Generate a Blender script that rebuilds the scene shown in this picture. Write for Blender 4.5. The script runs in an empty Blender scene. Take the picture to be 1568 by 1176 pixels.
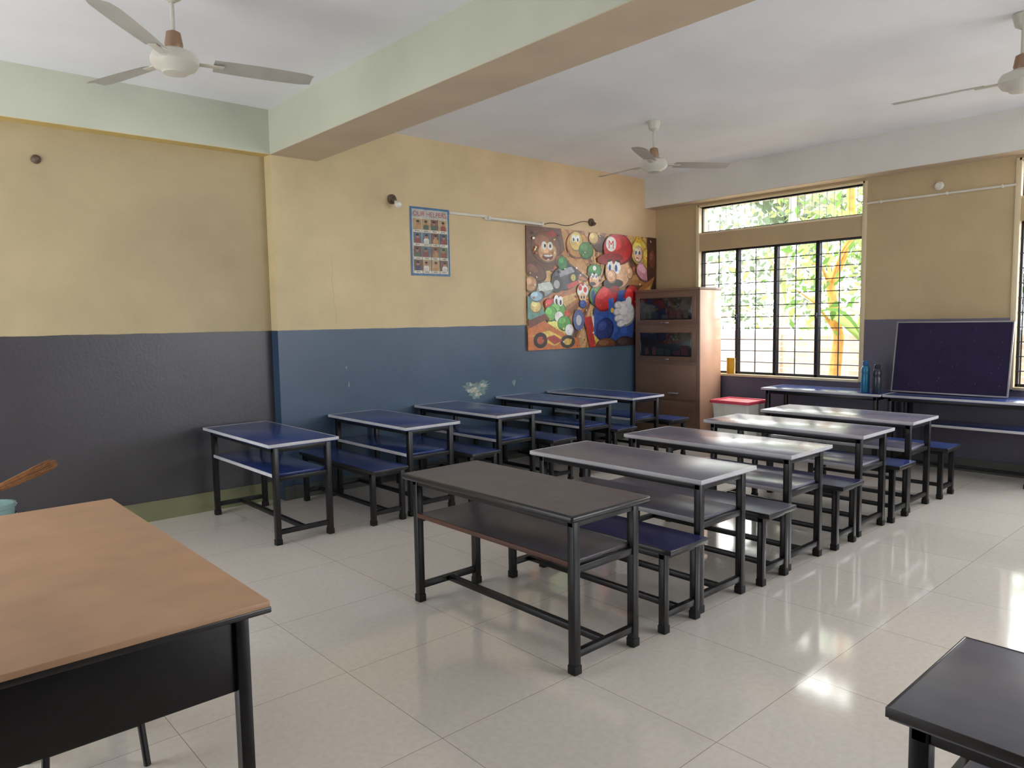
import bpy, bmesh, math, random
from mathutils import Vector, Matrix
random.seed(7)
S=bpy.context.scene
S.view_settings.view_transform='Standard'
# ---------------------------------------------------------------- materials
def lin(c):
    return tuple(((v/255)/12.92 if v/255<=.04045 else ((v/255+.055)/1.055)**2.4) for v in c)+(1,)
MC={}
def mat(name,rgb,rough=.5,metal=0,var=.06,scale=8,bump=0,spec=.5,coat=0):
    if name in MC: return MC[name]
    m=bpy.data.materials.new(name);m.use_nodes=True;nt=m.node_tree;b=nt.nodes['Principled BSDF'];L=nt.links
    b.inputs['Roughness'].default_value=rough;b.inputs['Metallic'].default_value=metal
    b.inputs['Specular IOR Level'].default_value=spec;b.inputs['Coat Weight'].default_value=coat
    tc=nt.nodes.new('ShaderNodeTexCoord');n=nt.nodes.new('ShaderNodeTexNoise');n.inputs['Scale'].default_value=scale;n.inputs['Detail'].default_value=4
    L.new(tc.outputs['Object'],n.inputs['Vector'])
    r=nt.nodes.new('ShaderNodeMapRange');r.inputs['From Min'].default_value=.3;r.inputs['From Max'].default_value=.7;r.inputs['To Min'].default_value=1-var;r.inputs['To Max'].default_value=1+var
    L.new(n.outputs[0],r.inputs[0])
    mx=nt.nodes.new('ShaderNodeMix');mx.data_type='RGBA';mx.blend_type='MULTIPLY';mx.inputs[0].default_value=1
    mx.inputs[6].default_value=lin(rgb);L.new(r.outputs[0],mx.inputs[7]);L.new(mx.outputs[2],b.inputs['Base Color'])
    if bump:
        bp=nt.nodes.new('ShaderNodeBump');bp.inputs['Strength'].default_value=bump;bp.inputs['Distance'].default_value=.01
        L.new(n.outputs[0],bp.inputs['Height']);L.new(bp.outputs[0],b.inputs['Normal'])
    MC[name]=m;return m
def wallmat(name,up,low,z=1.449,low2=None,x0=0,x1=1,up2=None):
    m=bpy.data.materials.new(name);m.use_nodes=True;nt=m.node_tree;b=nt.nodes['Principled BSDF'];L=nt.links;N=nt.nodes.new
    b.inputs['Roughness'].default_value=.5
    tc=N('ShaderNodeTexCoord');sp=N('ShaderNodeSeparateXYZ');L.new(tc.outputs['Object'],sp.inputs[0])
    n=N('ShaderNodeTexNoise');n.inputs['Scale'].default_value=1.3;n.inputs['Detail'].default_value=8;n.inputs['Roughness'].default_value=.6;L.new(tc.outputs['Object'],n.inputs['Vector'])
    n2=N('ShaderNodeTexNoise');n2.inputs['Scale'].default_value=40;n2.inputs['Detail'].default_value=5;L.new(tc.outputs['Object'],n2.inputs['Vector'])
    n3=N('ShaderNodeTexNoise');n3.inputs['Scale'].default_value=6;L.new(tc.outputs['Object'],n3.inputs['Vector'])
    ma=N('ShaderNodeMath');ma.operation='MULTIPLY_ADD';ma.inputs[1].default_value=.012;L.new(n3.outputs[0],ma.inputs[0]);L.new(sp.outputs[2],ma.inputs[2])
    g=N('ShaderNodeMath');g.operation='GREATER_THAN';g.inputs[1].default_value=z+.006;L.new(ma.outputs[0],g.inputs[0])
    mx=N('ShaderNodeMix');mx.data_type='RGBA';L.new(g.outputs[0],mx.inputs[0]);mx.inputs[6].default_value=lin(low);mx.inputs[7].default_value=lin(up)
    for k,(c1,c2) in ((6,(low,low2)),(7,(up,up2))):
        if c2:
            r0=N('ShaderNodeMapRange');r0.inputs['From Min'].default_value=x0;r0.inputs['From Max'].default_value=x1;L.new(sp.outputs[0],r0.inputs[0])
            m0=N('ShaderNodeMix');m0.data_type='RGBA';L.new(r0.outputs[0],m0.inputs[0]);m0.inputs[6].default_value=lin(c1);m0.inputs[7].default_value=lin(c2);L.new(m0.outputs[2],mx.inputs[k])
    r=N('ShaderNodeMapRange');r.inputs['From Min'].default_value=.3;r.inputs['From Max'].default_value=.7;r.inputs['To Min'].default_value=.86;r.inputs['To Max'].default_value=1.1;L.new(n.outputs[0],r.inputs[0])
    m2=N('ShaderNodeMix');m2.data_type='RGBA';m2.blend_type='MULTIPLY';m2.inputs[0].default_value=1;L.new(mx.outputs[2],m2.inputs[6]);L.new(r.outputs[0],m2.inputs[7])
    sc=N('ShaderNodeTexNoise');sc.inputs['Scale'].default_value=6;sc.inputs['Detail'].default_value=9;sc.inputs['Roughness'].default_value=.7;L.new(tc.outputs['Object'],sc.inputs['Vector'])
    sr=N('ShaderNodeMapRange');sr.inputs['From Min'].default_value=.68;sr.inputs['From Max'].default_value=.75;sr.inputs['To Max'].default_value=.3;L.new(sc.outputs[0],sr.inputs[0])
    m3=N('ShaderNodeMix');m3.data_type='RGBA';L.new(sr.outputs[0],m3.inputs[0]);L.new(m2.outputs[2],m3.inputs[6]);m3.inputs[7].default_value=lin((150,150,142))
    L.new(m3.outputs[2],b.inputs['Base Color'])
    rr=N('ShaderNodeMapRange');rr.inputs['To Min'].default_value=.34;rr.inputs['To Max'].default_value=.6;L.new(g.outputs[0],rr.inputs[0]);L.new(rr.outputs[0],b.inputs['Roughness'])
    bp=N('ShaderNodeBump');bp.inputs['Strength'].default_value=.09;bp.inputs['Distance'].default_value=.01
    ad=N('ShaderNodeMath');ad.operation='MULTIPLY_ADD';ad.inputs[1].default_value=4;L.new(n.outputs[0],ad.inputs[0]);L.new(n2.outputs[0],ad.inputs[2])
    L.new(ad.outputs[0],bp.inputs['Height']);L.new(bp.outputs[0],b.inputs['Normal'])
    return m
def floormat():
    m=bpy.data.materials.new('polished_terrazzo_tile');m.use_nodes=True;nt=m.node_tree;b=nt.nodes['Principled BSDF'];L=nt.links;N=nt.nodes.new
    tc=N('ShaderNodeTexCoord');mp=N('ShaderNodeMapping');mp.inputs['Location'].default_value=(-.10,-.0,0);L.new(tc.outputs['Object'],mp.inputs[0])
    br=N('ShaderNodeTexBrick');br.offset=0;br.squash=1;br.inputs['Scale'].default_value=1;br.inputs['Brick Width'].default_value=.692;br.inputs['Row Height'].default_value=.69
    br.inputs['Mortar Size'].default_value=.0015;br.inputs['Mortar Smooth'].default_value=.1;br.inputs['Bias'].default_value=0
    br.inputs['Color1'].default_value=lin((228,221,213));br.inputs['Color2'].default_value=lin((223,216,208));br.inputs['Mortar'].default_value=lin((160,150,140))
    L.new(mp.outputs[0],br.inputs['Vector'])
    v=N('ShaderNodeTexNoise');v.inputs['Scale'].default_value=38;v.inputs['Detail'].default_value=5;L.new(tc.outputs['Object'],v.inputs['Vector'])
    r=N('ShaderNodeMapRange');r.inputs['From Min'].default_value=.35;r.inputs['From Max'].default_value=.65;r.inputs['To Min'].default_value=.95;r.inputs['To Max'].default_value=1.02;L.new(v.outputs[0],r.inputs[0])
    m2=N('ShaderNodeMix');m2.data_type='RGBA';m2.blend_type='MULTIPLY';m2.inputs[0].default_value=1;L.new(br.outputs[0],m2.inputs[6]);L.new(r.outputs[0],m2.inputs[7]);L.new(m2.outputs[2],b.inputs['Base Color'])
    n=N('ShaderNodeTexNoise');n.inputs['Scale'].default_value=2;n.inputs['Detail'].default_value=6;L.new(tc.outputs['Object'],n.inputs['Vector'])
    r2=N('ShaderNodeMapRange');r2.inputs['To Min'].default_value=.04;r2.inputs['To Max'].default_value=.14;L.new(n.outputs[0],r2.inputs[0]);L.new(r2.outputs[0],b.inputs['Roughness'])
    b.inputs['Specular IOR Level'].default_value=1.0
    return m
# ---------------------------------------------------------------- mesh builder
class MB:
    def __init__(s): s.bm=bmesh.new();s.mats=[]
    def mi(s,m):
        if m not in s.mats: s.mats.append(m)
        return s.mats.index(m)
    def add(s,t,m):
        i=s.mi(m)
        for f in t.faces: f.material_index=i
        me=bpy.data.meshes.new('tmp');t.to_mesh(me);t.free();s.bm.from_mesh(me);bpy.data.meshes.remove(me)
    def box(s,x0,x1,y0,y1,z0,z1,m,bev=0,M=None,seg=2):
        t=bmesh.new();bmesh.ops.create_cube(t,size=1)
        for v in t.verts: v.co=Vector(((x0+x1)/2+v.co.x*(x1-x0),(y0+y1)/2+v.co.y*(y1-y0),(z0+z1)/2+v.co.z*(z1-z0)))
        if bev: bmesh.ops.bevel(t,geom=t.edges[:],offset=bev,segments=seg,affect='EDGES',profile=.5)
        if M: t.transform(M)
        s.add(t,m)
    def tube(s,pts,r,m,seg=8,rs=None):
        t=bmesh.new();pts=[Vector(p) for p in pts];rings=[];up=None
        for i,p in enumerate(pts):
            d=(pts[min(i+1,len(pts)-1)]-pts[max(i-1,0)]).normalized()
            if up is None: up=d.orthogonal().normalized()
            up=(up-d*up.dot(d)).normalized();w=d.cross(up);rad=rs[i] if rs else r
            rings.append([t.verts.new(p+(up*math.cos(a)+w*math.sin(a))*rad) for a in [2*math.pi*k/seg for k in range(seg)]])
        for a,b in zip(rings,rings[1:]):
            for k in range(seg): t.faces.new((a[k],a[(k+1)%seg],b[(k+1)%seg],b[k]))
        t.faces.new(rings[0][::-1]);t.faces.new(rings[-1]);s.add(t,m)
    def lathe(s,prof,m,c=(0,0,0),seg=28,M=None):
        t=bmesh.new();rings=[]
        for r,z in prof:
            rings.append([t.verts.new((c[0]+max(r,1e-4)*math.cos(2*math.pi*k/seg),c[1]+max(r,1e-4)*math.sin(2*math.pi*k/seg),c[2]+z)) for k in range(seg)])
        for a,b in zip(rings,rings[1:]):
            for k in range(seg): t.faces.new((a[k],a[(k+1)%seg],b[(k+1)%seg],b[k]))
        bmesh.ops.remove_doubles(t,verts=t.verts[:],dist=2e-4)
        bmesh.ops.recalc_face_normals(t,faces=t.faces[:])
        if M: t.transform(M)
        s.add(t,m)
    def poly(s,pts,m):
        t=bmesh.new();t.faces.new([t.verts.new(p) for p in pts]);s.add(t,m)
    def mesh(s,name):
        bm=s.bm
        for f in bm.faces: f.smooth=True
        for e in bm.edges:
            if len(e.link_faces)!=2 or e.calc_face_angle(0)>.6: e.smooth=False
        me=bpy.data.meshes.new(name);bm.to_mesh(me);bm.free()
        for m in s.mats: me.materials.append(m)
        return me
    def obj(s,name,loc=(0,0,0),rz=0):
        return put(name,s.mesh(name),loc,rz)
def put(name,me,loc=(0,0,0),rz=0):
    o=bpy.data.objects.new(name,me);S.collection.objects.link(o);o.location=loc;o.rotation_euler=(0,0,rz);return o
# ---------------------------------------------------------------- room
Yw,Xp,zb,zp,zc,Xw,Xb=5.9,2.65,2.89,1.449,3.25,7.8,7.58
X0,Y0=-1.6,-2.6
Yr=6.02
w_left=wallmat('wall_cream_charcoal',(184,168,132),(66,64,68))  # lower band gets its own tone on each wall
w_north=wallmat('wall_blue_window_lit',(216,198,154),(58,80,106),low2=(88,112,132),x0=2.6,x1=7.8,up2=(226,196,156))  # lower blue lightens eastward: window brightness put into the colour
w_east=wallmat('wall_cream_grey',(194,172,134),(92,88,108))
m_ceil=mat('ceiling_distemper',(242,244,249),.8,var=.05,scale=1.2,bump=.05)
m_beam=mat('beam_paint_pale_green',(202,206,188),.7,var=.05,scale=2,bump=.1)
m_beamb=mat('beam_soffit_cream',(202,184,158),.7,var=.06,scale=3)
m_eb=mat('beam_paint_grey',(220,218,211),.7,var=.05,scale=2)
m_skirt=mat('skirting_green_grey',(132,134,100),.5,var=.1,scale=5)
b=MB();b.box(X0-.2,Xw+.2,Y0-.2,6.3,-.15,0,floormat());b.obj('floor')
b=MB();b.box(X0-.2,Xw+.2,Y0-.2,6.3,zc,zc+.15,m_ceil);b.obj('ceiling')
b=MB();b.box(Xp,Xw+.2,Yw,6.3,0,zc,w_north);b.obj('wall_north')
b=MB();b.box(X0-.2,Xp,Yr,6.3,0,zc,w_left);b.obj('wall_north_recess')
wins=[(3.262,5.261),(-.07,1.93)]
b=MB()
b.box(Xw,Xw+.2,5.261,Yw,0,zc,w_east);b.box(Xw,Xw+.2,1.93,3.262,0,zc,w_east);b.box(Xw,Xw+.2,Y0,-.07,0,zc,w_east)
for y0,y1 in wins:
    b.box(Xw,Xw+.2,y0,y1,0,.81,w_east);b.box(Xw,Xw+.2,y0,y1,2.31,2.524,w_east);b.box(Xw,Xw+.2,y0,y1,2.835,zc,w_east)
b.obj('wall_east')
b=MB()
b.box(X0-.2,X0,Y0,2.9,0,zc,w_left);b.box(X0-.2,X0,2.9,5.6,2.75,zc,w_left);b.box(X0-.2,X0,5.6,Yr,0,zc,w_left)
b.obj('wall_west')
b=MB()
b.box(X0-.2,3.6,Y0-.2,Y0,0,zc,w_left);b.box(7.5,Xw+.2,Y0-.2,Y0,0,zc,w_left)
b.box(3.6,7.5,Y0-.2,Y0,0,.8,w_left);b.box(3.6,7.5,Y0-.2,Y0,2.85,zc,w_left)
for x in (4.9,6.2): b.box(x-.05,x+.05,Y0-.2,Y0,.8,2.85,w_left)
b.obj('wall_south')
def beam(name,x0,x1,y0,y1,z0,z1,face,bot):
    b=MB();b.box(x0,x1,y0,y1,z0+.004,z1,face);b.box(x0+.001,x1-.001,y0+.001,y1-.001,z0,z0+.006,bot);b.obj(name)
beam('ceiling_beam_cross',Xp,Xp+.42,Y0,Yw,zb,zc,m_beam,m_beamb)
beam('ceiling_beam_north',X0,Xp,Yw,Yr,zb,zc,m_beam,mat('soffit_yellow',(205,180,115),.7))
beam('ceiling_beam_east',Xb,Xw,Y0,Yw,2.884,zc,m_eb,m_beamb)
b=MB();b.box(X0,Xp,Yr-.012,Yr,0,.15,m_skirt);b.box(X0,Xp,Yr-.016,Yr,.145,.155,m_skirt);b.box(Xp,Xw,Yw-.012,Yw,0,.12,mat('skirt_dark',(84,88,84),.5));b.obj('baseboard_north')
b=MB();b.box(Xw-.012,Xw,-2.6,Yw-.012,0,.12,MC['skirt_dark']);b.obj('baseboard_east')
m_trim=mat('window_trim_cream',(222,205,170),.5,var=.04)
for i,(y0,y1) in enumerate(wins):
    b=MB()
    for a in (y0,y1):
        b.box(Xw-.012,Xw+.08,a-.022,a+.022,.80,2.86,m_trim,.003)
    b.box(Xw-.012,Xw+.08,y0,y1,2.835,2.86,m_trim,.003);b.box(Xw-.02,Xw+.19,y0+.022,y1-.022,.795,.822,m_trim,.003)
    b.box(Xw-.004,Xw+.15,y0+.022,y1-.022,2.505,2.526,m_trim,.003)
    b.obj('trim_%d'%(i+1))
# windows
m_st=mat('window_steel_black',(34,34,42),.4,.3);m_gr=mat('grille_steel_dark',(60,62,72),.4,.3)
def window(name,y0,y1):
    b=MB();x=Xw+.07;y0+=.023;y1-=.023
    n=4;W=(y1-y0)/n
    for i in range(n+1):
        yy=y0+i*W;w=.018
        b.box(x-.02,x+.02,max(y0,yy-w),min(y1,yy+w),.825,2.305,m_st,.003)
        if i<n:
            c=yy+W/2;b.box(x-.022,x-.012,c-.005,c+.005,.825,2.3,m_gr)
            for e in (yy+.028,yy+W-.028): b.box(x+.005,x+.02,e-.005,e+.005,.84,2.29,m_st)
    b.box(x-.02,x+.02,y0,y1,2.285,2.308,m_st,.003);b.box(x-.02,x+.02,y0,y1,.823,.85,m_st,.003)
    for k in range(1,11):
        z=.835+k*1.455/11;b.box(x-.03,x-.02,y0,y1,z-.0045,z+.0045,m_gr)
    for i in (1,3):
        yy=y0+i*W;b.box(x-.045,x-.02,yy-.012,yy+.012,1.47,1.53,m_st,.003);b.box(x-.06,x-.045,yy-.008,yy+.05,1.49,1.505,m_st,.003)
    for z in (2.528,2.822): b.box(x-.015,x+.015,y0,y1,z,z+.014,m_st)
    for yy in (y0,y1-.014): b.box(x-.015,x+.015,yy,yy+.014,2.528,2.835,m_st)
    for q in range(1,24): b.box(x-.003,x+.003,y0+(y1-y0)*q/24-.0015,y0+(y1-y0)*q/24+.0015,2.54,2.825,m_gr)
    return b.obj(name)
window('window_1',*wins[0]);window('window_2',*wins[1])
# ---------------------------------------------------------------- desks
m_fr=mat('desk_frame_black',(24,23,26),.35,.2,var=.2,scale=20)
m_cap=mat('rubber_foot_cap',(12,12,12),.7)
m_blue=mat('laminate_navy_blue',(50,68,126),.22,var=.16,scale=6)
m_blue2=mat('laminate_deep_blue',(50,50,94),.26,var=.12,scale=6)
m_dk=mat('laminate_dark_grey',(88,85,92),.38,var=.14,scale=12)
m_gy=mat('laminate_grey',(110,110,124),.3,var=.12,scale=10)
m_lg=mat('laminate_violet_grey',(128,127,148),.22,var=.12,scale=8,spec=1.0)
m_edw=mat('edge_beading_white',(196,196,202),.3)
m_edk=mat('edge_beading_black',(38,36,38),.3)
m_edb=mat('edge_brown',(88,54,42),.5)
def desk_mesh(name,top,edge,shelf,sedge,L=1.23,W=.52,H=.70,round_=False):
    b=MB();lx=.195;ly=L/2-.055;t=.0195;hw=W/2;hl=L/2
    for sx in(-1,1):
        for sy in(-1,1):
            b.box(sx*lx-t,sx*lx+t,sy*ly-t,sy*ly+t,.012,H-.03,m_fr,.004);b.box(sx*lx-t-.003,sx*lx+t+.003,sy*ly-t-.003,sy*ly+t+.003,0,.04,m_cap,.004)
    for sy in(-1,1):
        for z in(.085,.452): b.box(-lx+t,lx-t,sy*ly-.014,sy*ly+.014,z-.016,z+.016,m_fr,.002)
        b.box(-lx-t,lx+t,sy*ly-.015,sy*ly+.015,H-.062,H-.028,m_fr,.002)
    b.box(-.015,.015,-ly+.012,ly-.012,.07,.1,m_fr,.002)
    for sx in(-1,1): b.box(sx*lx-.015,sx*lx+.015,-ly+t,ly-t,H-.062,H-.028,m_fr,.002)
    b.box(lx-.014,lx+.014,-ly+t,ly-t,.436,.468,m_fr,.002)
    b.box(-lx-.01,lx-.013,-ly+.013,ly-.013,.468,.484,shelf,.002);b.box(-lx-.018,-lx-.008,-ly+.017,ly-.017,.464,.487,sedge,.002)
    if round_:
        b.box(-hw,hw,-hl,hl,H-.03,H,edge,.011,seg=3);b.box(-hw+.012,hw-.012,-hl+.012,hl-.012,H-.012,H+.0012,top)
    else:
        b.box(-hw+.005,hw-.005,-hl+.005,hl-.005,H-.026,H,top,.001)
        for sx in(-1,1): b.box(min(sx*hw,sx*(hw-.005)),max(sx*hw,sx*(hw-.005)),-hl,hl,H-.02,H+.001,edge,.001)
        for sy in(-1,1): b.box(-hw+.005,hw-.005,min(sy*hl,sy*(hl-.005)),max(sy*hl,sy*(hl-.005)),H-.02,H+.001,edge,.001)
    return b.mesh(name)
def bench_mesh(name,top,edge,L=1.2,W=.31,H=.42):
    b=MB();lx=W/2-.028;ly=L/2-.06;t=.0185;hw=W/2;hl=L/2
    for sx in(-1,1):
        for sy in(-1,1):
            b.box(sx*lx-t,sx*lx+t,sy*ly-t,sy*ly+t,.01,H-.03,m_fr,.004);b.box(sx*lx-t-.003,sx*lx+t+.003,sy*ly-t-.003,sy*ly+t+.003,0,.04,m_cap,.004)
    for sy in(-1,1):
        b.box(-lx+t,lx-t,sy*ly-.014,sy*ly+.014,.073,.105,m_fr,.002);b.box(-lx-t,lx+t,sy*ly-.015,sy*ly+.015,H-.058,H-.028,m_fr,.002)
    b.box(-.014,.014,-ly+.012,ly-.012,.075,.103,m_fr,.002)
    for sx in(-1,1): b.box(sx*lx-.014,sx*lx+.014,-ly+t,ly-t,H-.058,H-.028,m_fr,.002)
    b.box(-hw,hw,-hl,hl,H-.028,H-.002,edge,.004);b.box(-hw+.004,hw-.004,-hl+.004,hl-.004,H-.01,H,top)
    return b.mesh(name)
dA=desk_mesh('school_desk_dark',m_dk,m_edk,m_dk,m_edb,L=1.25,round_=True)
dB=desk_mesh('school_desk_grey',m_gy,m_edw,m_gy,m_edw)
dD=desk_mesh('school_desk_violet',m_lg,m_edw,m_lg,m_edw)
dC=desk_mesh('school_desk_blue',m_blue,m_edw,m_blue,m_edw)
dT=desk_mesh('school_desk_tall',m_blue,m_edw,m_blue,m_edw,W=.50,H=.735)
dR=desk_mesh('school_desk_slate',m_gy,m_edk,m_gy,m_edk,W=.485)
bnA=bench_mesh('school_bench_deep',m_blue2,m_edk);bnB=bench_mesh('school_bench_grey',m_gy,m_edk);bnC=bench_mesh('school_bench_blue',m_blue,m_edk)
for x,m in [(2.38,dA),(3.31,dB),(4.21,dD),(5.18,dD),(6.04,dD)]: put('school_desk',m,(x,2.645,0))
for x,m in [(2.915,bnA),(3.81,bnB),(4.72,bnA),(5.62,bnC),(6.6,bnC)]: put('school_bench',m,(x,2.60,0))
for x,y in [(2.26,5.29),(3.33,5.265),(4.25,5.275),(5.29,5.275),(6.05,5.275)]: put('school_desk',dC,(x,y,0))
for x in [2.91,3.84,4.77,5.66,6.55]: put('school_bench',bnC,(x,5.22,0))
put('school_desk',dT,(7.50,3.47,0));put('school_desk',dT,(7.53,2.225,0))
put('school_desk',dR,(1.76,-.045,0))
# ---------------------------------------------------------------- teacher table
m_tt=mat('table_top_brown',(186,148,118),.5,var=.10,scale=5)
b=MB();x0,x1,y0,y1=.02,.765,1.82,3.41
b.box(x0,x1,y0,y1,.762,.78,m_tt,.003);b.box(x0-.002,x1+.002,y0-.002,y1+.002,.748,.764,m_edk,.003)
for x in(x0+.06,x1-.06):
    for y in(y0+.06,y1-.06):
        b.box(x-.018,x+.018,y-.018,y+.018,.012,.75,m_fr,.004);b.box(x-.022,x+.022,y-.022,y+.022,0,.04,m_cap,.004)
b.box(x0+.05,x1-.07,y0+.055,y0+.07,.54,.75,m_fr,.002)
b.box(x0+.05,x1-.07,y1-.075,y1-.06,.3,.75,m_fr,.002)
b.box(x0+.055,x0+.07,y0+.07,y1-.07,.62,.75,m_fr,.002);b.box(x1-.07,x1-.055,y0+.07,y1-.07,.68,.75,m_fr,.002)
b.box(x0+.05,x0+.07,y0+.07,y1-.07,.12,.145,m_fr,.002)
b.obj('teacher_table')
b=MB();cx,cy=.5,2.79
for sx in(-1,1):
    for sy in(-1,1):
        b.tube([(cx+sx*.15,cy+sy*.15,0),(cx+sx*.12,cy+sy*.12,.43)],.012,m_fr,10)
for z in(.15,):
    for sx in(-1,1): b.tube([(cx+sx*.14,cy-.14,z),(cx+sx*.14,cy+.14,z)],.008,m_fr);b.tube([(cx-.14,cy+sx*.14,z),(cx+.14,cy+sx*.14,z)],.008,m_fr)
b.lathe([(0,.43),(.16,.43),(.17,.44),(.17,.455),(.155,.465),(0,.465)],m_dk,(cx,cy,0));b.obj('round_stool')
# ---------------------------------------------------------------- cupboard
mcb=mat('cupboard_enamel_brown',(126,100,84),.35,.1,var=.08,scale=3);mcs=mat('cupboard_side_lit',(216,172,144),.3,.1,var=.06,scale=3)  # side colour raised above the front's so it looks lit by the window
mgl=mat('cupboard_glass_dark',(34,34,38),.06,0,spec=.8);mch=mat('chrome',(200,200,205),.2,1)
b=MB();x0,x1,y0,y1,H=7.31,7.76,4.90,5.84,1.85
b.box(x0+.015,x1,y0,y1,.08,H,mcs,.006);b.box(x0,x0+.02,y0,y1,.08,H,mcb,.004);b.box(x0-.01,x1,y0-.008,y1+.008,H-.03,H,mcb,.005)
for yy in(y0+.04,y1-.04):
    for xx in(x0+.05,x1-.05): b.box(xx-.025,xx+.025,yy-.025,yy+.025,0,.09,m_fr,.003)
random.seed(21)
def door(z0,z1):
    xx=x0-.012
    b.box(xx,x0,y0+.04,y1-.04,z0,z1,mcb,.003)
    b.box(xx-.004,xx+.002,y0+.10,y1-.09,z0+.06,z1-.05,mgl,.012)
    yy=y0+.15
    while yy<y1-.2:
        w=random.uniform(.05,.12);hh=random.uniform(.04,.12);c=random.choice([(66,44,48),(50,52,58),(72,62,62),(42,50,48),(78,54,52)])
        b.box(xx-.0048,xx-.0042,yy,yy+w,z0+.075,z0+.075+hh,mat('shelf_contents_%02x%02x%02x'%c,c,.15));yy+=w+random.uniform(.005,.06)
    for a in(z0+.05,z1-.05): b.box(xx-.008,xx,y0+.085,y1-.08,a-.008,a+.008,mcb,.003)
    for a in(y0+.092,y1-.082): b.box(xx-.008,xx,a-.008,a+.008,z0+.05,z1-.05,mcb,.003)
    b.box(xx-.02,xx,(y0+y1)/2-.06,(y0+y1)/2+.06,z0+.016,z0+.03,mch,.003)
door(1.42,1.80);door(.98,1.38)
b.box(x0-.012,x0,y0+.04,y1-.04,.53,.94,mcb,.003);b.box(x0-.012,x0,y0+.04,y1-.04,.12,.5,mcb,.003)
b.tube([(x0-.05,y0+.25,.60),(x0-.05,y0+.40,.60)],.012,mch,10);b.tube([(x0-.01,y0+.32,.60),(x0-.05,y0+.32,.60)],.02,mch,10)
b.obj('steel_book_cabinet')
# ---------------------------------------------------------------- leaning blackboard
m_bb=mat('chalkboard_navy',(36,27,64),.6,var=.2,scale=6,spec=.3);m_al=mat('board_frame_aluminium',(158,156,160),.4,.4)
Hh=.695;b=MB()
b.box(-.008,.008,-.49,.49,0,Hh,m_bb)
for z0,z1 in((0,.014),(Hh-.014,Hh)): b.box(-.014,.012,-.495,.495,z0,z1,m_al,.003)
for y0,y1 in((-.495,-.483),(.483,.495)): b.box(-.0135,.0115,y0,y1,.0,Hh,m_al,.003)
random.seed(9)
mc_=mat('chalk_dust',(150,146,170),.9)
for k in range(26):
    yy,zz=random.uniform(-.44,.44),random.uniform(.05,.62);b.box(-.0092,-.0085,yy,yy+random.uniform(.002,.006),zz,zz+random.uniform(.002,.006),mc_)
o=b.obj('chalkboard',(7.585,2.385,.740));o.rotation_euler=(0,math.radians(10),0)
# ---------------------------------------------------------------- fans
m_fan=mat('fan_enamel_cream',(206,202,190),.35,var=.05);m_rod=mat('fan_rod_brown',(150,120,95),.4,.2)
def fan_mesh(name,z,ang,blade):
    b=MB();d=zc-z
    b.lathe([(0,d),(.055,d),(.06,d-.01),(.045,d-.07),(.014,d-.09)],m_fan)
    b.tube([(0,0,d-.05),(0,0,.09)],.011,m_fan,10)
    b.lathe([(.014,.16),(.035,.15),(.045,.09),(.04,.07),(.02,.065)],m_rod)
    b.lathe([(.0,.075),(.05,.07),(.105,.045),(.118,.02),(.118,-.005),(.10,-.03),(.07,-.042),(.06,-.055),(.03,-.06),(0,-.06)],m_fan)
    for k in range(3):
        M=Matrix.Rotation(math.radians(ang+120*k),4,'Z')
        b.box(.10,.24,-.022,.022,.005,.011,m_fan,.002,M)
        t=bmesh.new();pr=[];n=10
        for i in range(n+1):
            u=i/n;x=.19+.52*u;w=.058+.012*math.sin(u*2.6)
            if u>.9: w*=.82
            tw=-math.radians(13-5*u);zz=.012
            pr.append([t.verts.new(M@Vector((x,-w*math.cos(tw)*1.0,zz-w*math.sin(tw)))),t.verts.new(M@Vector((x,0,zz+.008))),t.verts.new(M@Vector((x,w*math.cos(tw),zz+w*math.sin(tw))))])
        for a,c in zip(pr,pr[1:]):
            for q in(0,1): t.faces.new((a[q],c[q],c[q+1],a[q+1]))
        bmesh.ops.solidify(t,geom=t.faces[:],thickness=.003);b.add(t,blade)
    return b.mesh(name)
m_b1=mat('fan_blade_grey_cream',(206,203,196),.35,var=.05)
for (x,y,a) in [(1.34,4.08,-12),(5.45,4.14,87),(5.26,1.31,96)]: put('ceiling_fan',fan_mesh('ceiling_fan',2.86,a,m_b1),(x,y,2.86))
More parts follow.
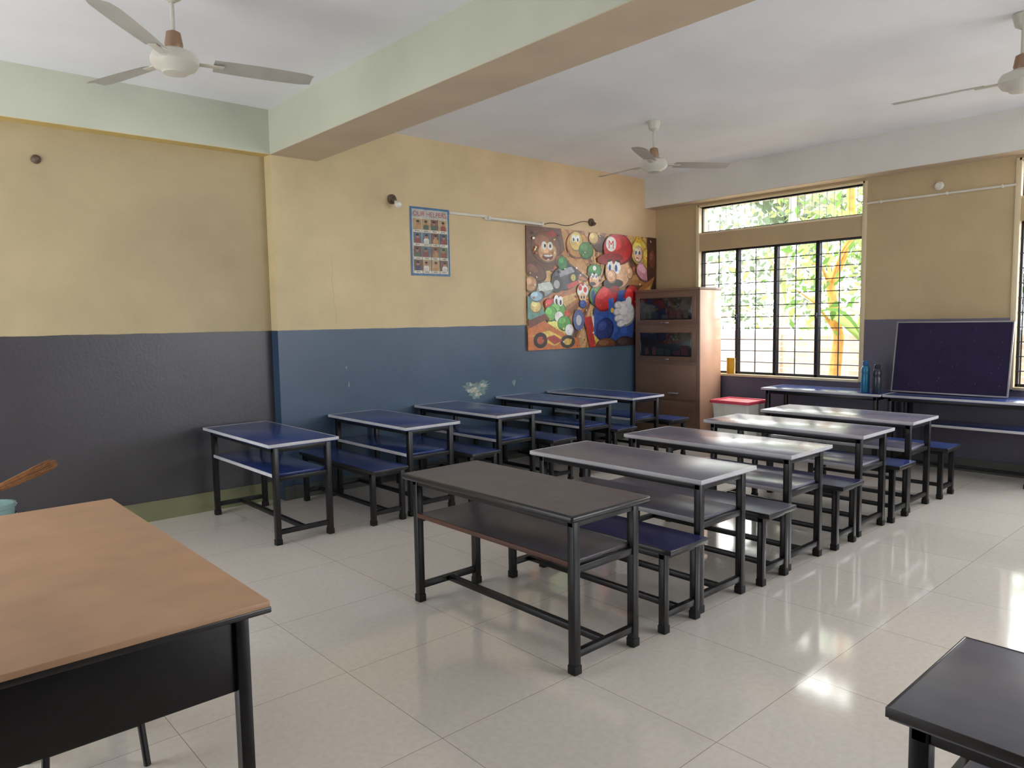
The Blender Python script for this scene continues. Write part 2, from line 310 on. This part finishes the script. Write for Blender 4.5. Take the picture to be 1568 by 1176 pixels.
# ---------------------------------------------------------------- posters
def pm(c): return mat('print_%02x%02x%02x'%c,c,.35,var=.22,scale=22,spec=.5)
def textmesh(txt,size):
    c=bpy.data.curves.new('txt','FONT');c.body=txt;c.size=size;c.align_x='CENTER';c.offset=.0
    o=bpy.data.objects.new('txt',c);S.collection.objects.link(o);dg=bpy.context.evaluated_depsgraph_get()
    me=bpy.data.meshes.new_from_object(o.evaluated_get(dg));bpy.data.objects.remove(o);return me
class Print:
    def __init__(s,x,z,w,h,uw,base):
        s.x,s.z,s.k=x,z,w/uw;s.b=MB();s.w,s.h=w,h;s.uw=uw;s.uh=h/s.k;s.tf=(1,0,0)
        s.b.box(x,x+w,Yw-.005,Yw,z-h,z,pm(base))
        s.y=Yw-.0052
    def P(s,pts,c):
        k,a,b_=s.tf
        s.y-=.00005;cl=[(min(max(a+(u-a)*k,0),s.uw),min(max(b_+(v-b_)*k,0),s.uh)) for u,v in pts]
        s.b.poly([(s.x+u*s.k,s.y,s.z-v*s.k) for u,v in cl],pm(c))
    def E(s,u,v,ru,rv,c,rot=0,n=22,a0=0,a1=360):
        R=math.radians(rot);p=[]
        for i in range(n):
            a=math.radians(a0+(a1-a0)*i/(n if a1-a0==360 else n-1));x=ru*math.cos(a);y=rv*math.sin(a)
            p.append((u+x*math.cos(R)-y*math.sin(R),v+x*math.sin(R)+y*math.cos(R)))
        s.P(p,c)
    def B(s,u,v,ru,rv,c,rot=0):
        dk=tuple(int(q*.62) for q in c);lt=tuple(min(255,int(q*1.12+18)) for q in c)
        s.E(u+.4,v+.5,ru+.5,rv+.5,dk,rot);s.E(u,v,ru*.95,rv*.95,c,rot);s.E(u-ru*.25,v-rv*.3,ru*.5,rv*.42,lt,rot)
    def T(s,txt,u,v,size,c):
        k,a,b_=s.tf;u=a+(u-a)*k;v=b_+(v-b_)*k;size*=k
        me=textmesh(txt,size*s.k);s.y-=.0001
        me.transform(Matrix.Translation((s.x+u*s.k,s.y,s.z-v*s.k))@Matrix.Rotation(math.pi/2,4,'X'))
        t=bmesh.new();t.from_mesh(me);s.b.add(t,pm(c))
p=Print(5.5,2.526,2.285,1.358,168,(178,122,72))
cx,cy=86,46
def ray(a,d,c):
    def hit(a):
        dx,dy=math.cos(a),math.sin(a);t=1e9
        if dx>1e-6:t=min(t,(168-cx)/dx)
        if dx<-1e-6:t=min(t,-cx/dx)
        if dy>1e-6:t=min(t,(p.uh-cy)/dy)
        if dy<-1e-6:t=min(t,-cy/dy)
        return (cx+dx*t,cy+dy*t)
    p.P([(cx,cy),hit(a-d),hit(a+d)],c)
for k in range(46):
    ray(2*math.pi*k/46+random.uniform(-.04,.04),random.uniform(.03,.08),random.choice([(205,150,88),(150,96,60),(122,78,54),(222,182,112),(190,118,70),(104,70,54),(214,170,120)]))
random.seed(3)
E=p.E;Pn=p.P;B=p.B
for k in range(120):
    u,v=random.uniform(2,166),random.uniform(2,98);a=random.uniform(0,6.28);l=random.uniform(2,6)
    Pn([(u,v),(u+l*math.cos(a),v+l*math.sin(a)),(u+l*.6*math.cos(a+.7),v+l*.6*math.sin(a+.7))],random.choice([(236,206,140),(110,64,44),(208,130,66),(84,56,50),(240,226,196),(170,80,50),(120,130,120)]))
# big ape, upper left
Pn([(0,0),(40,0),(44,16),(30,34),(8,38),(0,30)],(112,70,48));B(22,16,17,13,(128,78,50));B(24,20,11,8,(206,158,112));E(20,15,3,3.5,(240,236,225));E(27,15,3,3.5,(240,236,225));E(21,15,1.2,1.5,(20,20,20));E(27,15,1.2,1.5,(20,20,20));E(24,24,6,2.5,(120,50,40));E(24,23,4.6,1,(236,230,215))
B(10,36,12,7,(110,66,46),20);B(4,46,7,6,(200,154,108));Pn([(22,4),(30,2),(36,6),(26,8)],(170,50,40));B(38,26,6,5,(118,72,48))
B(60,12,14,11,(210,146,70));B(58,9,8,8,(232,200,104));E(55,7,2.4,3.2,(250,250,245));E(60,7,2.4,3.2,(250,250,245));E(55,8,1,1.5,(20,20,20));E(60,8,1,1.5,(20,20,20));B(70,16,9,7,(74,130,66));B(88,9,9,7,(92,56,44));B(80,5,6,5,(230,190,120))
# dark kart centre-left
B(44,40,16,10,(66,62,74),-10);E(34,46,7,7,(28,26,28));E(34,46,3.6,3.6,(170,170,175));E(54,40,6,6,(30,28,30));E(54,40,3,3,(190,180,90));Pn([(36,34),(52,31),(56,35),(38,40)],(160,160,170));B(41,28,5.5,5.5,(60,140,76));Pn([(46,46),(60,42),(62,45),(48,50)],(206,60,50))
B(20,50,10,6,(150,160,150),-15);Pn([(12,46),(26,44),(30,50),(14,53)],(206,216,206));E(16,55,4,3.4,(30,28,30))
# mushroom child
p.tf=(.8,64,54)
B(66,50,9,8,(240,236,228));E(62,47,3,3,(206,44,40));E(70,49,2.7,3,(206,44,40));E(66,43,2.3,2,(206,44,40));E(66,57,5.5,4.5,(240,200,160));E(64,57,.9,1.6,(20,20,20));E(68,57,.9,1.6,(20,20,20));B(66,64,5,4,(60,90,170))
p.tf=(.88,80,46)
# green-cap driver
B(84,56,11,10,(66,134,66));B(82,39,8.5,9,(232,184,144));B(81,31,10,6,(58,140,66));E(77,35,7,2.2,(40,104,46));E(81,29,2.6,2.4,(245,245,240));E(78,37,2,3,(250,250,250));E(83,37,2,3,(250,250,250));E(78.5,37.5,.9,1.5,(30,60,120));E(83.4,37.5,.9,1.5,(30,60,120));E(76,41,3.2,2.8,(240,170,130));E(78,44.5,5,1.8,(60,34,24));B(88,60,5,4,(245,245,245));B(92,66,8,5,(50,66,130));Pn([(76,52),(80,50),(84,64),(78,64)],(50,70,140))
p.tf=(1,0,0)
# pink dress figure
B(143,14,12,12,(232,200,96));B(141,16,6.5,7.5,(242,206,176));E(138,15,1.1,1.8,(40,80,160));E(143,15,1.1,1.8,(40,80,160));E(140,20,2,.8,(190,60,70));Pn([(137,6),(139,0),(142,4),(145,0),(147,6)],(240,190,60));B(150,32,12,8,(226,160,176),20);B(154,20,6,10,(226,186,90),-15)
# dark brown figure far right
Pn([(155,0),(168,0),(168,66),(158,60),(154,34)],(86,50,42));B(162,20,5,9,(126,70,52));B(161,42,5,8,(70,42,40));Pn([(142,48),(166,36),(158,52),(168,60),(150,60),(142,70)],(196,130,70));Pn([(148,50),(160,44),(156,54),(150,60)],(232,190,120))
Pn([(132,62),(160,62),(150,78),(168,100),(118,100)],(120,70,52));E(152,82,9,9,(34,26,28));E(152,82,4,4,(120,116,110));Pn([(134,88),(168,94),(168,98),(130,95)],(70,50,50))
# dinosaur rider lower-left
B(34,82,15,8,(222,206,104));B(26,62,7,4.5,(200,50,52));B(34,68,10,8,(96,170,76));B(26,70,7,6,(112,190,88));E(36,73,5,4.5,(246,246,240));E(33,59,3,4.2,(250,250,250));E(38,60,3,4.2,(250,250,250));E(33,60,1.2,2.2,(20,30,20));E(38,61,1.2,2.2,(20,30,20));B(42,78,8,6,(90,164,72));E(46,70,4,3,(206,90,50));B(48,84,5,5,(245,245,245));B(32,88,6,4,(200,90,60))
Pn([(0,56),(14,58),(20,72),(8,78),(0,74)],(100,150,140));B(9,64,6,5,(232,206,130));B(10,56,7,4,(156,190,206))
# lower karts
Pn([(0,80),(18,76),(44,88),(60,92),(62,100),(0,100)],(210,120,60));Pn([(4,88),(24,84),(44,92),(30,97)],(236,200,96));E(14,92,8,6.5,(36,26,26));E(14,92,4,3.2,(190,90,60));E(46,94,9,5.5,(44,30,28));E(46,94,4.6,2.8,(220,180,80));Pn([(0,76),(20,70),(24,74),(2,82)],(120,66,50));Pn([(20,90),(30,88),(40,93),(30,96)],(176,60,44))
# number plate card
Pn([(66,74),(92,70),(96,99),(74,100)],(236,230,214));Pn([(66,74),(76,72.5),(84,100),(74,100)],(190,50,46));Pn([(84,76),(91,75),(94,92),(88,93)],(200,60,50));Pn([(78,86),(96,84),(97,99),(82,99)],(226,194,72));E(60,76,7,9,(100,112,166));E(60,76,3.4,4.5,(206,206,214))
# hero driver
p.tf=(1.17,112,56)
B(118,66,13,11,(50,62,136));Pn([(84,66),(96,52),(124,50),(134,64),(128,92),(96,96),(84,84)],(52,86,162));B(98,56,14,9,(196,40,42),-25);B(128,58,10,12,(196,40,42),20);Pn([(100,58),(106,56),(112,82),(104,86)],(66,104,186));Pn([(118,56),(124,58),(122,84),(114,84)],(66,104,186));E(105,66,2,2,(240,206,70));E(119,66,2,2,(240,206,70))
B(96,80,10,8,(42,60,120),-20);B(98,92,12,5,(110,70,48));B(120,92,12,6,(62,44,46))
E(124,32,6,10,(98,58,38));B(112,36,15,13.5,(232,182,140));B(126,37,3.5,4.5,(226,170,130))
B(112,19,17,11.5,(200,36,40));E(103,27,15,4.2,(156,26,32),-6);E(104,16,6,5.6,(250,246,240));p.T('M',104,19.4,9,(206,30,34))
E(103,33,3.4,5,(252,252,252));E(111,33,3.6,5.2,(252,252,252));E(102.4,34,1.6,2.8,(40,110,190));E(109.6,34,1.6,2.8,(40,110,190));E(102.2,34,.8,1.6,(10,10,10));E(109.4,34,.8,1.6,(10,10,10))
E(107,46,11,3.6,(46,28,22),-5);E(99,46,4,3,(46,28,22));B(104,40,5.2,4.6,(240,178,136));E(108,50,6,2.6,(150,40,40));E(102,28.5,3,.9,(50,30,22),-12);E(112,28.5,3.2,.9,(50,30,22),10)
B(120,68,12,9.5,(240,240,240))
for k,(u,v) in enumerate([(112,62),(111,67),(112,72),(115,76)]): E(u,v,5,3,(190,190,200),-8);E(u+.6,v,4.4,2.3,(248,248,248),-8)
E(124,60,3.6,5,(240,240,244),30)
p.tf=(1,0,0)
for k in range(90):
    u,v=random.uniform(2,166),random.uniform(2,98)
    if 88<u<134 and 4<v<96: continue
    E(u,v,random.uniform(.5,1.6),random.uniform(.4,1.0),random.choice([(250,230,150),(255,250,235),(230,120,60),(90,50,40),(60,50,60)]),random.uniform(0,180),8)
p.b.obj('kart_racing_wall_banner')
p=Print(4.007,2.598,.462,.651,71,(58,108,150))
p.P([(3,3),(68,3),(68,97),(3,97)],(196,190,172));p.P([(3,3),(68,3),(68,15),(3,15)],(176,176,170));p.T('OUR HELPERS',35.5,13,9.9,(170,40,40))
random.seed(11)
for r in range(4):
    for c in range(4):
        u0=5+c*15.6;v0=17+r*20
        p.P([(u0,v0),(u0+14.4,v0),(u0+14.4,v0+15.5),(u0,v0+15.5)],random.choice([(88,110,130),(130,90,66),(96,120,90),(176,150,110),(110,80,70),(70,84,110)]))
        k=random.uniform(-1.5,1.5);sh=random.choice([(220,216,206),(140,66,54),(56,66,96),(180,140,90),(76,96,76)])
        p.E(u0+7.2+k,v0+12,5,4.5,sh,0,14,180,360);p.P([(u0+2.5+k,v0+11),(u0+12+k,v0+11),(u0+12+k,v0+15.4),(u0+2.5+k,v0+15.4)],sh)
        p.E(u0+7.2+k,v0+5.5,2.7,3.2,(176,122,88),0,14);p.E(u0+7.2+k,v0+3.6,2.9,1.7,(40,30,28),0,12)
        p.P([(u0,v0+16.2),(u0+14.4,v0+16.2),(u0+14.4,v0+19),(u0,v0+19)],(222,216,200));p.P([(u0+3,v0+17.2),(u0+11,v0+17.2),(u0+11,v0+18),(u0+3,v0+18)],(60,50,60))
p.b.obj('helpers_chart_poster')
# ---------------------------------------------------------------- wall fittings
m_wh=mat('pvc_white',(222,218,206),.4);m_bulb=mat('bulb_glass',(235,232,225),.12);m_brn=mat('holder_brown',(96,78,64),.5);m_wire=mat('wire_dark',(60,50,44),.5)
b=MB();b.box(4.47,4.95,Yw-.02,Yw,2.56,2.585,m_wh,.003);b.box(4.92,5.76,Yw-.035,Yw,2.535,2.57,m_wh,.006);b.tube([(4.96,Yw-.05,2.555),(5.70,Yw-.05,2.545)],.013,m_bulb,12)
for x in(4.95,5.71): b.box(x-.012,x+.012,Yw-.065,Yw,2.53,2.572,m_wh,.004)
b.obj('tube_light')
b=MB();b.tube([(5.75+.81*t,Yw-.008,2.545+.085*t+.02*math.sin(t*3.14*3)) for t in [i/14 for i in range(15)]],.004,m_wire,6);b.obj('wall_cable')
def bulb(x,z,nm,s=1):
    b=MB();M=Matrix.Translation((x,Yw,z))@Matrix.Rotation(math.radians(90),4,'X')
    b.lathe([(0,.0),(.045,.001),(.045,.018),(.03,.028),(0,.028)],m_brn,M=M)
    M2=Matrix.Translation((x,Yw-.025,z))@Matrix.Rotation(math.radians(125),4,'X')
    b.lathe([(0,0),(.018,0),(.02,.045),(.0,.045)],m_brn,M=M2)
    if s: b.lathe([(.012,.045),(.016,.06),(.03,.085),(.033,.105),(.027,.125),(.012,.136),(0,.138)],m_bulb,M=M2)
    b.obj(nm)
bulb(3.81,2.64,'bulb_holder_lamp');bulb(6.56,2.635,'ceiling_rose',0)
b=MB();b.tube([(Xw-.012,3.24,2.63),(Xw-.012,1.95,2.63)],.011,m_wh,10)
for y in(3.1,2.5,2.05): b.box(Xw-.026,Xw,y-.01,y+.01,2.615,2.645,m_wh,.003)
b.obj('pvc_conduit')
b=MB();b.lathe([(0,0),(.04,.001),(.04,.015),(.022,.03),(.022,.05),(0,.05)],m_wh,M=Matrix.Translation((Xw,2.57,2.71))@Matrix.Rotation(math.radians(-90),4,'Y'));b.obj('wall_rose')
b=MB();b.lathe([(0,0),(.03,.001),(.03,.012),(.012,.03),(0,.03)],m_brn,M=Matrix.Translation((1.02,Yr,2.66))@Matrix.Rotation(math.radians(90),4,'X'));b.obj('wall_hook')
# peeling paint and a hairline crack
m_peel=mat('bare_plaster',(126,146,146),.9,var=.35,scale=30);m_peel2=mat('bare_plaster_white',(186,192,180),.9,var=.3,scale=30)
def peel(x,z,rx,rz,n,dy=0):
    pts=[];ph=random.uniform(0,6.28)
    for i in range(n):
        a=2*math.pi*i/n;k=.8+.14*math.sin(3*a+ph)+random.uniform(-.2,.2);pts.append((x+rx*k*math.cos(a),Yw-.001-dy,z+rz*k*math.sin(a)))
    return pts
random.seed(15);b=MB()
for (x,z,rx,rz) in [(4.78,.80,.19,.10),(3.34,.66,.05,.03),(3.30,.61,.03,.025),(5.3,.83,.03,.04),(3.28,1.1,.008,.02),(3.30,.95,.008,.03)]:
    b.poly(peel(x,z,rx,rz,44),m_peel)
for (x,z,rx,rz) in [(4.74,.79,.09,.035),(4.86,.83,.05,.025),(4.80,.74,.06,.02),(4.70,.85,.02,.02),(3.34,.66,.03,.018)]: b.poly(peel(x,z,rx,rz,30,.0005),m_peel2)
m_crk=mat('crack_line_cream',(178,158,118),.9)  # crack drawn in a darker cream than the wall
pts=[(3.17,2.1)]
for i in range(12): pts.append((pts[-1][0]+random.uniform(-.012,.012),2.1-.05*(i+1)))
for (xa,za),(xb_,zb_) in zip(pts,pts[1:]): b.poly([(xa-.0009,Yw-.0012,za),(xa+.0009,Yw-.0012,za),(xb_+.0009,Yw-.0012,zb_),(xb_-.0009,Yw-.0012,zb_)],m_crk)
b.obj('peeled_paint_patches')
# ---------------------------------------------------------------- bin, bottles, folder, bucket, broom
m_tub=mat('tub_white',(206,206,200),.4);m_pink=mat('tub_rim_pink',(214,70,92),.4)
b=MB();t=bmesh.new();bmesh.ops.create_cube(t,size=1)
for v in t.verts:
    k=.5 if v.co.z>0 else .41;v.co=Vector((v.co.x/.5*.19*k/.5,v.co.y/.5*.23*k/.5,.0 if v.co.z<0 else .56))
bmesh.ops.bevel(t,geom=[e for e in t.edges if abs(e.verts[0].co.z-e.verts[1].co.z)>.35],offset=.03,segments=3,affect='EDGES');b.add(t,m_tub)
for a in((-.2,.2,-.245,-.215),(-.2,.2,.215,.245)): b.box(a[0],a[1],a[2],a[3],.55,.585,m_pink,.008)
for a in((-.205,-.175,-.24,.24),(.175,.205,-.24,.24)): b.box(a[0],a[1],a[2],a[3],.55,.585,m_pink,.008)
b.box(-.17,.17,-.21,.21,.54,.575,mat('tub_lid_rose',(226,130,130),.5),.01)
b.obj('storage_tub',(7.28,4.37,0))
def bottle(x,y,c,nm,H,cc):
    b=MB();m=mat(nm,c,.25,var=.05)
    b.lathe([(0,0),(.036,0),(.04,.008),(.04,H*.55),(.037,H*.58),(.04,H*.62),(.04,H*.74),(.03,H*.82),(.022,H*.85),(.022,H*.87)],m)
    b.lathe([(.026,H*.86),(.027,H*.87),(.027,H*.98),(.022,H),(0,H)],mat(nm+'_cap',cc,.3));b.obj('water_bottle',(x,y,.7366))
bottle(7.42,3.06,(40,120,160),'bottle_blue',.31,(30,90,150));bottle(7.40,2.94,(54,60,72),'bottle_dark',.28,(30,34,44))
b=MB();b.box(-.012,.012,-.05,.05,0,.19,mat('folder_yellow',(226,180,40),.5),.003);b.box(-.009,.009,-.052,.045,.005,.185,m_wh);b.box(-.013,.013,.02,.03,0,.19,mat('folder_orange',(206,96,40),.5),.001)
b.obj('yellow_folder',(7.80,4.79,.8225),math.radians(5))
m_bk=mat('bucket_teal_grey',(128,158,156),.4);b=MB()
b.lathe([(0,0),(.105,0),(.11,.01),(.138,.42),(.146,.425),(.146,.445),(.132,.445),(.104,.02),(0,.02)],m_bk);b.lathe([(.1445,.36),(.148,.365),(.148,.375),(.1445,.38)],m_bk)
b.tube([(.148*math.cos(a),.148*math.sin(a),.43) for a in [math.pi*i/12 for i in range(13)]],.004,m_wh,6)
b.obj('plastic_bucket',(.53,5.36,0))
m_br=mat('broom_grass',(150,104,66),.8,var=.3,scale=30);m_hd=mat('broom_handle',(120,60,40),.5)
b=MB();A=Vector((-.5,5.80,.015));B_=Vector((.93,5.56,.62));d=(B_-A).normalized()
b.tube([A,A.lerp(B_,.6)],.014,m_hd,10);b.tube([A.lerp(B_,.55),A.lerp(B_,.68)],.02,mat('broom_binding',(70,40,34),.6),10)
sx=d.orthogonal().normalized();sy=d.cross(sx)
for k in range(190):
    a=random.uniform(0,6.28);r=math.sqrt(random.random());o1=sx*math.cos(a)*r+sy*math.sin(a)*r
    ln=random.uniform(.92,1.01);b.tube([A.lerp(B_,.64)+o1*.014,A.lerp(B_,.8)+o1*.024,A.lerp(B_,ln)+o1*.038],.0018,m_br,3,rs=[.003,.0028,.0015])
b.obj('grass_broom')
# ---------------------------------------------------------------- outside
m_gnd=mat('outside_soil',(196,188,168),.9,var=.2,scale=2)
b=MB();b.box(8.02,22,-8,16,-.5,-.2,m_gnd);b.obj('ground_outside')
mb_=bpy.data.materials.new('brick_wall_pale');mb_.use_nodes=True;nt=mb_.node_tree;bs=nt.nodes['Principled BSDF']
tc=nt.nodes.new('ShaderNodeTexCoord')
sp=nt.nodes.new('ShaderNodeSeparateXYZ');cb=nt.nodes.new('ShaderNodeCombineXYZ');nt.links.new(tc.outputs['Object'],sp.inputs[0]);nt.links.new(sp.outputs[1],cb.inputs[0]);nt.links.new(sp.outputs[2],cb.inputs[1])
br=nt.nodes.new('ShaderNodeTexBrick');br.inputs['Scale'].default_value=1;br.inputs['Brick Width'].default_value=.24;br.inputs['Row Height'].default_value=.085;br.inputs['Mortar Size'].default_value=.01
br.inputs['Color1'].default_value=lin((206,174,156));br.inputs['Color2'].default_value=lin((218,200,184));br.inputs['Mortar'].default_value=lin((226,220,210))
nt.links.new(cb.outputs[0],br.inputs[0]);nt.links.new(br.outputs[0],bs.inputs['Base Color']);bs.inputs['Roughness'].default_value=.9
b=MB();b.box(11.0,11.2,-6,14,-.2,1.2,mb_);b.box(10.97,11.23,-6,14,1.2,1.27,mat('coping',(210,206,196),.8),.01)
for y in range(-6,14,3): b.box(10.95,11.25,y-.15,y+.15,-.2,1.35,mb_,.005)
b.obj('brick_boundary_wall')
def leafmat(n,c):
    m=bpy.data.materials.new(n);m.use_nodes=True;nt=m.node_tree;nt.nodes.clear();N=nt.nodes.new
    o=N('ShaderNodeOutputMaterial');mx=N('ShaderNodeMixShader');d=N('ShaderNodeBsdfDiffuse');t=N('ShaderNodeBsdfTranslucent')
    tc=N('ShaderNodeTexCoord');n_=N('ShaderNodeTexNoise');n_.inputs['Scale'].default_value=3;nt.links.new(tc.outputs['Object'],n_.inputs[0])
    r=N('ShaderNodeMapRange');r.inputs['To Min'].default_value=.7;r.inputs['To Max'].default_value=1.25;nt.links.new(n_.outputs[0],r.inputs[0])
    m2=N('ShaderNodeMix');m2.data_type='RGBA';m2.blend_type='MULTIPLY';m2.inputs[0].default_value=1;m2.inputs[6].default_value=lin(c);nt.links.new(r.outputs[0],m2.inputs[7])
    mx.inputs[0].default_value=.4;nt.links.new(m2.outputs[2],d.inputs[0]);nt.links.new(m2.outputs[2],t.inputs[0]);nt.links.new(d.outputs[0],mx.inputs[1]);nt.links.new(t.outputs[0],mx.inputs[2]);nt.links.new(mx.outputs[0],o.inputs[0])
    return m
lm=[leafmat('leaf_light',(166,186,118)),leafmat('leaf_green',(110,146,80)),leafmat('leaf_dark',(116,132,108)),leafmat('leaf_pale',(178,184,166))]
G=MB()
def tree(x,y,h,spread,n,mats,trunk,tr=.08,z0=-.2,size=.16):
    random.seed(int(x*100+y*37));b=G
    pts=[Vector((x+random.uniform(-.06,.06)*i,y+random.uniform(-.06,.06)*i,z0+h*i/6)) for i in range(7)]
    b.tube(pts,tr,trunk,10,rs=[tr*(1-.09*i) for i in range(7)])
    tips=[]
    for k in range(9):
        s=pts[random.randint(2,6)];a=random.uniform(0,6.28);e=s+Vector((math.cos(a)*spread,math.sin(a)*spread,random.uniform(.1,.9)))
        b.tube([s,s.lerp(e,.5)+Vector((0,0,.12)),e],.02,trunk,6,rs=[tr*.35,tr*.22,.008]);tips+=[s.lerp(e,.5),e,s.lerp(e,.8)]
    t=bmesh.new();idx=[b.mi(m) for m in mats]
    for k in range(n):
        c=random.choice(tips)+Vector([random.gauss(0,spread*.33) for _ in range(3)])
        if c.x<8.5 or c.z<z0+.1: continue
        d=Vector([random.uniform(-1,1) for _ in range(3)]).normalized();w=d.orthogonal().normalized();w.rotate(Matrix.Rotation(random.uniform(0,6.28),3,d));l=size*random.uniform(.6,1.4)
        f=t.faces.new([t.verts.new(q) for q in(c,c+d*l*.4+w*l*.22,c+d*l,c+d*l*.4-w*l*.22)]);f.material_index=random.choice(idx)
    me=bpy.data.meshes.new('t');t.to_mesh(me);t.free();b.bm.from_mesh(me)
mt_g=mat('bark_grey',(182,178,168),.9,var=.3,scale=12);mt_o=mat('bark_orange',(216,158,88),.8,var=.25,scale=10)
tree(10.2,4.62,4.2,.7,200,[lm[1],lm[0]],mt_o,.09)
tree(11.9,6.3,4.6,1.3,1500,[lm[2],lm[3],lm[0]],mt_g,.10)
tree(12.6,8.3,4.8,1.5,1900,[lm[2],lm[3]],mt_g,.10)
tree(13.0,5.3,5.0,1.5,1900,[lm[3],lm[0],lm[1]],mt_g,.09)
tree(12.2,2.2,4.8,1.4,1300,[lm[2],lm[1],lm[0]],mt_g,.12)
tree(12.0,-1.0,4.8,1.4,1200,[lm[2],lm[1]],mt_g,.12)
tree(14.5,9.8,5.5,1.8,1800,[lm[3],lm[2]],mt_g,.12)
tree(14.8,7.2,5.5,1.8,1800,[lm[3],lm[2]],mt_g,.12)
def plant(x,y,n,L,mats,z0=-.2,hh=1.2):
    random.seed(int(x*77+y*13));b=G
    for k in range(n):
        a=random.uniform(0,6.28);el=random.uniform(.5,1.3);l=L*random.uniform(.7,1.1);m=random.choice(mats);base=Vector((x,y,z0+hh))
        d=Vector((math.cos(a),math.sin(a),0));up=Vector((0,0,1));w=d.cross(up);t=bmesh.new();pr=None
        for i in range(9):
            u=i/8;p_=base+d*(l*u*math.cos(el*(1-.3*u)))+up*(l*(math.sin(el)*u-.55*u*u*u));ww=L*.13*math.sin(math.pi*min(1,u*.93+.07))
            cur=[t.verts.new(p_+w*ww+up*ww*.3),t.verts.new(p_),t.verts.new(p_-w*ww+up*ww*.3)]
            if pr:
                for q in(0,1): t.faces.new((pr[q],cur[q],cur[q+1],pr[q+1]))
            pr=cur
        b.add(t,m)
    b.tube([(x,y,z0),(x,y,z0+hh*.6),(x+.02,y,z0+hh+.1)],.07,mat('banana_stem',(160,166,112),.6),10,rs=[.09,.07,.04])
plant(10.0,4.15,9,1.3,[lm[1],lm[0]],hh=1.3)
plant(10.6,3.3,9,1.5,[lm[1],lm[0]],hh=1.8)
plant(12.8,6.8,11,2.0,[lm[3],lm[2]],hh=3.2)
plant(13.0,4.6,11,2.0,[lm[3],lm[0]],hh=3.4)
plant(10.4,.8,10,1.5,[lm[1],lm[2]],hh=1.4)
G.obj('garden_foliage')
# ---------------------------------------------------------------- light: overcast sky, brighter toward the east and overhead
W=bpy.data.worlds.new('overcast_sky');S.world=W;W.use_nodes=True;nt=W.node_tree;bg=nt.nodes['Background'];N=nt.nodes.new;L=nt.links
tc=N('ShaderNodeTexCoord');sp=N('ShaderNodeSeparateXYZ');L.new(tc.outputs['Generated'],sp.inputs[0])
rx=N('ShaderNodeMapRange');rx.inputs['From Min'].default_value=0;rx.inputs['From Max'].default_value=.9;rx.inputs['To Max'].default_value=9.5;L.new(sp.outputs[0],rx.inputs[0])
rz=N('ShaderNodeMapRange');rz.inputs['From Min'].default_value=.35;rz.inputs['From Max'].default_value=.9;rz.inputs['To Max'].default_value=2.6;L.new(sp.outputs[2],rz.inputs[0])
a1=N('ShaderNodeMath');a1.operation='ADD';L.new(rx.outputs[0],a1.inputs[0]);L.new(rz.outputs[0],a1.inputs[1])
a2=N('ShaderNodeMath');a2.operation='ADD';a2.inputs[1].default_value=4.3;L.new(a1.outputs[0],a2.inputs[0])
bg.inputs[0].default_value=(.95,.97,1,1);L.new(a2.outputs[0],bg.inputs[1])
# ---------------------------------------------------------------- camera
yaw,pit,rol,f=.72932,.08621,-.01676,1123.43
f0=Vector((math.sin(yaw),math.cos(yaw),0));r0=Vector((math.cos(yaw),-math.sin(yaw),0));u0=Vector((0,0,1))
F=f0*math.cos(pit)-u0*math.sin(pit);U=u0*math.cos(pit)+f0*math.sin(pit);R=r0*math.cos(rol)+U*math.sin(rol);V=-r0*math.sin(rol)+U*math.cos(rol)
cd=bpy.data.cameras.new('camera');cam=bpy.data.objects.new('camera',cd);S.collection.objects.link(cam);S.camera=cam
cam.matrix_world=Matrix(((R.x,V.x,-F.x,0),(R.y,V.y,-F.y,0),(R.z,V.z,-F.z,1.5),(0,0,0,1)))
cd.sensor_fit='HORIZONTAL';cd.sensor_width=36;cd.lens=f/1568*36;cd.clip_start=.05
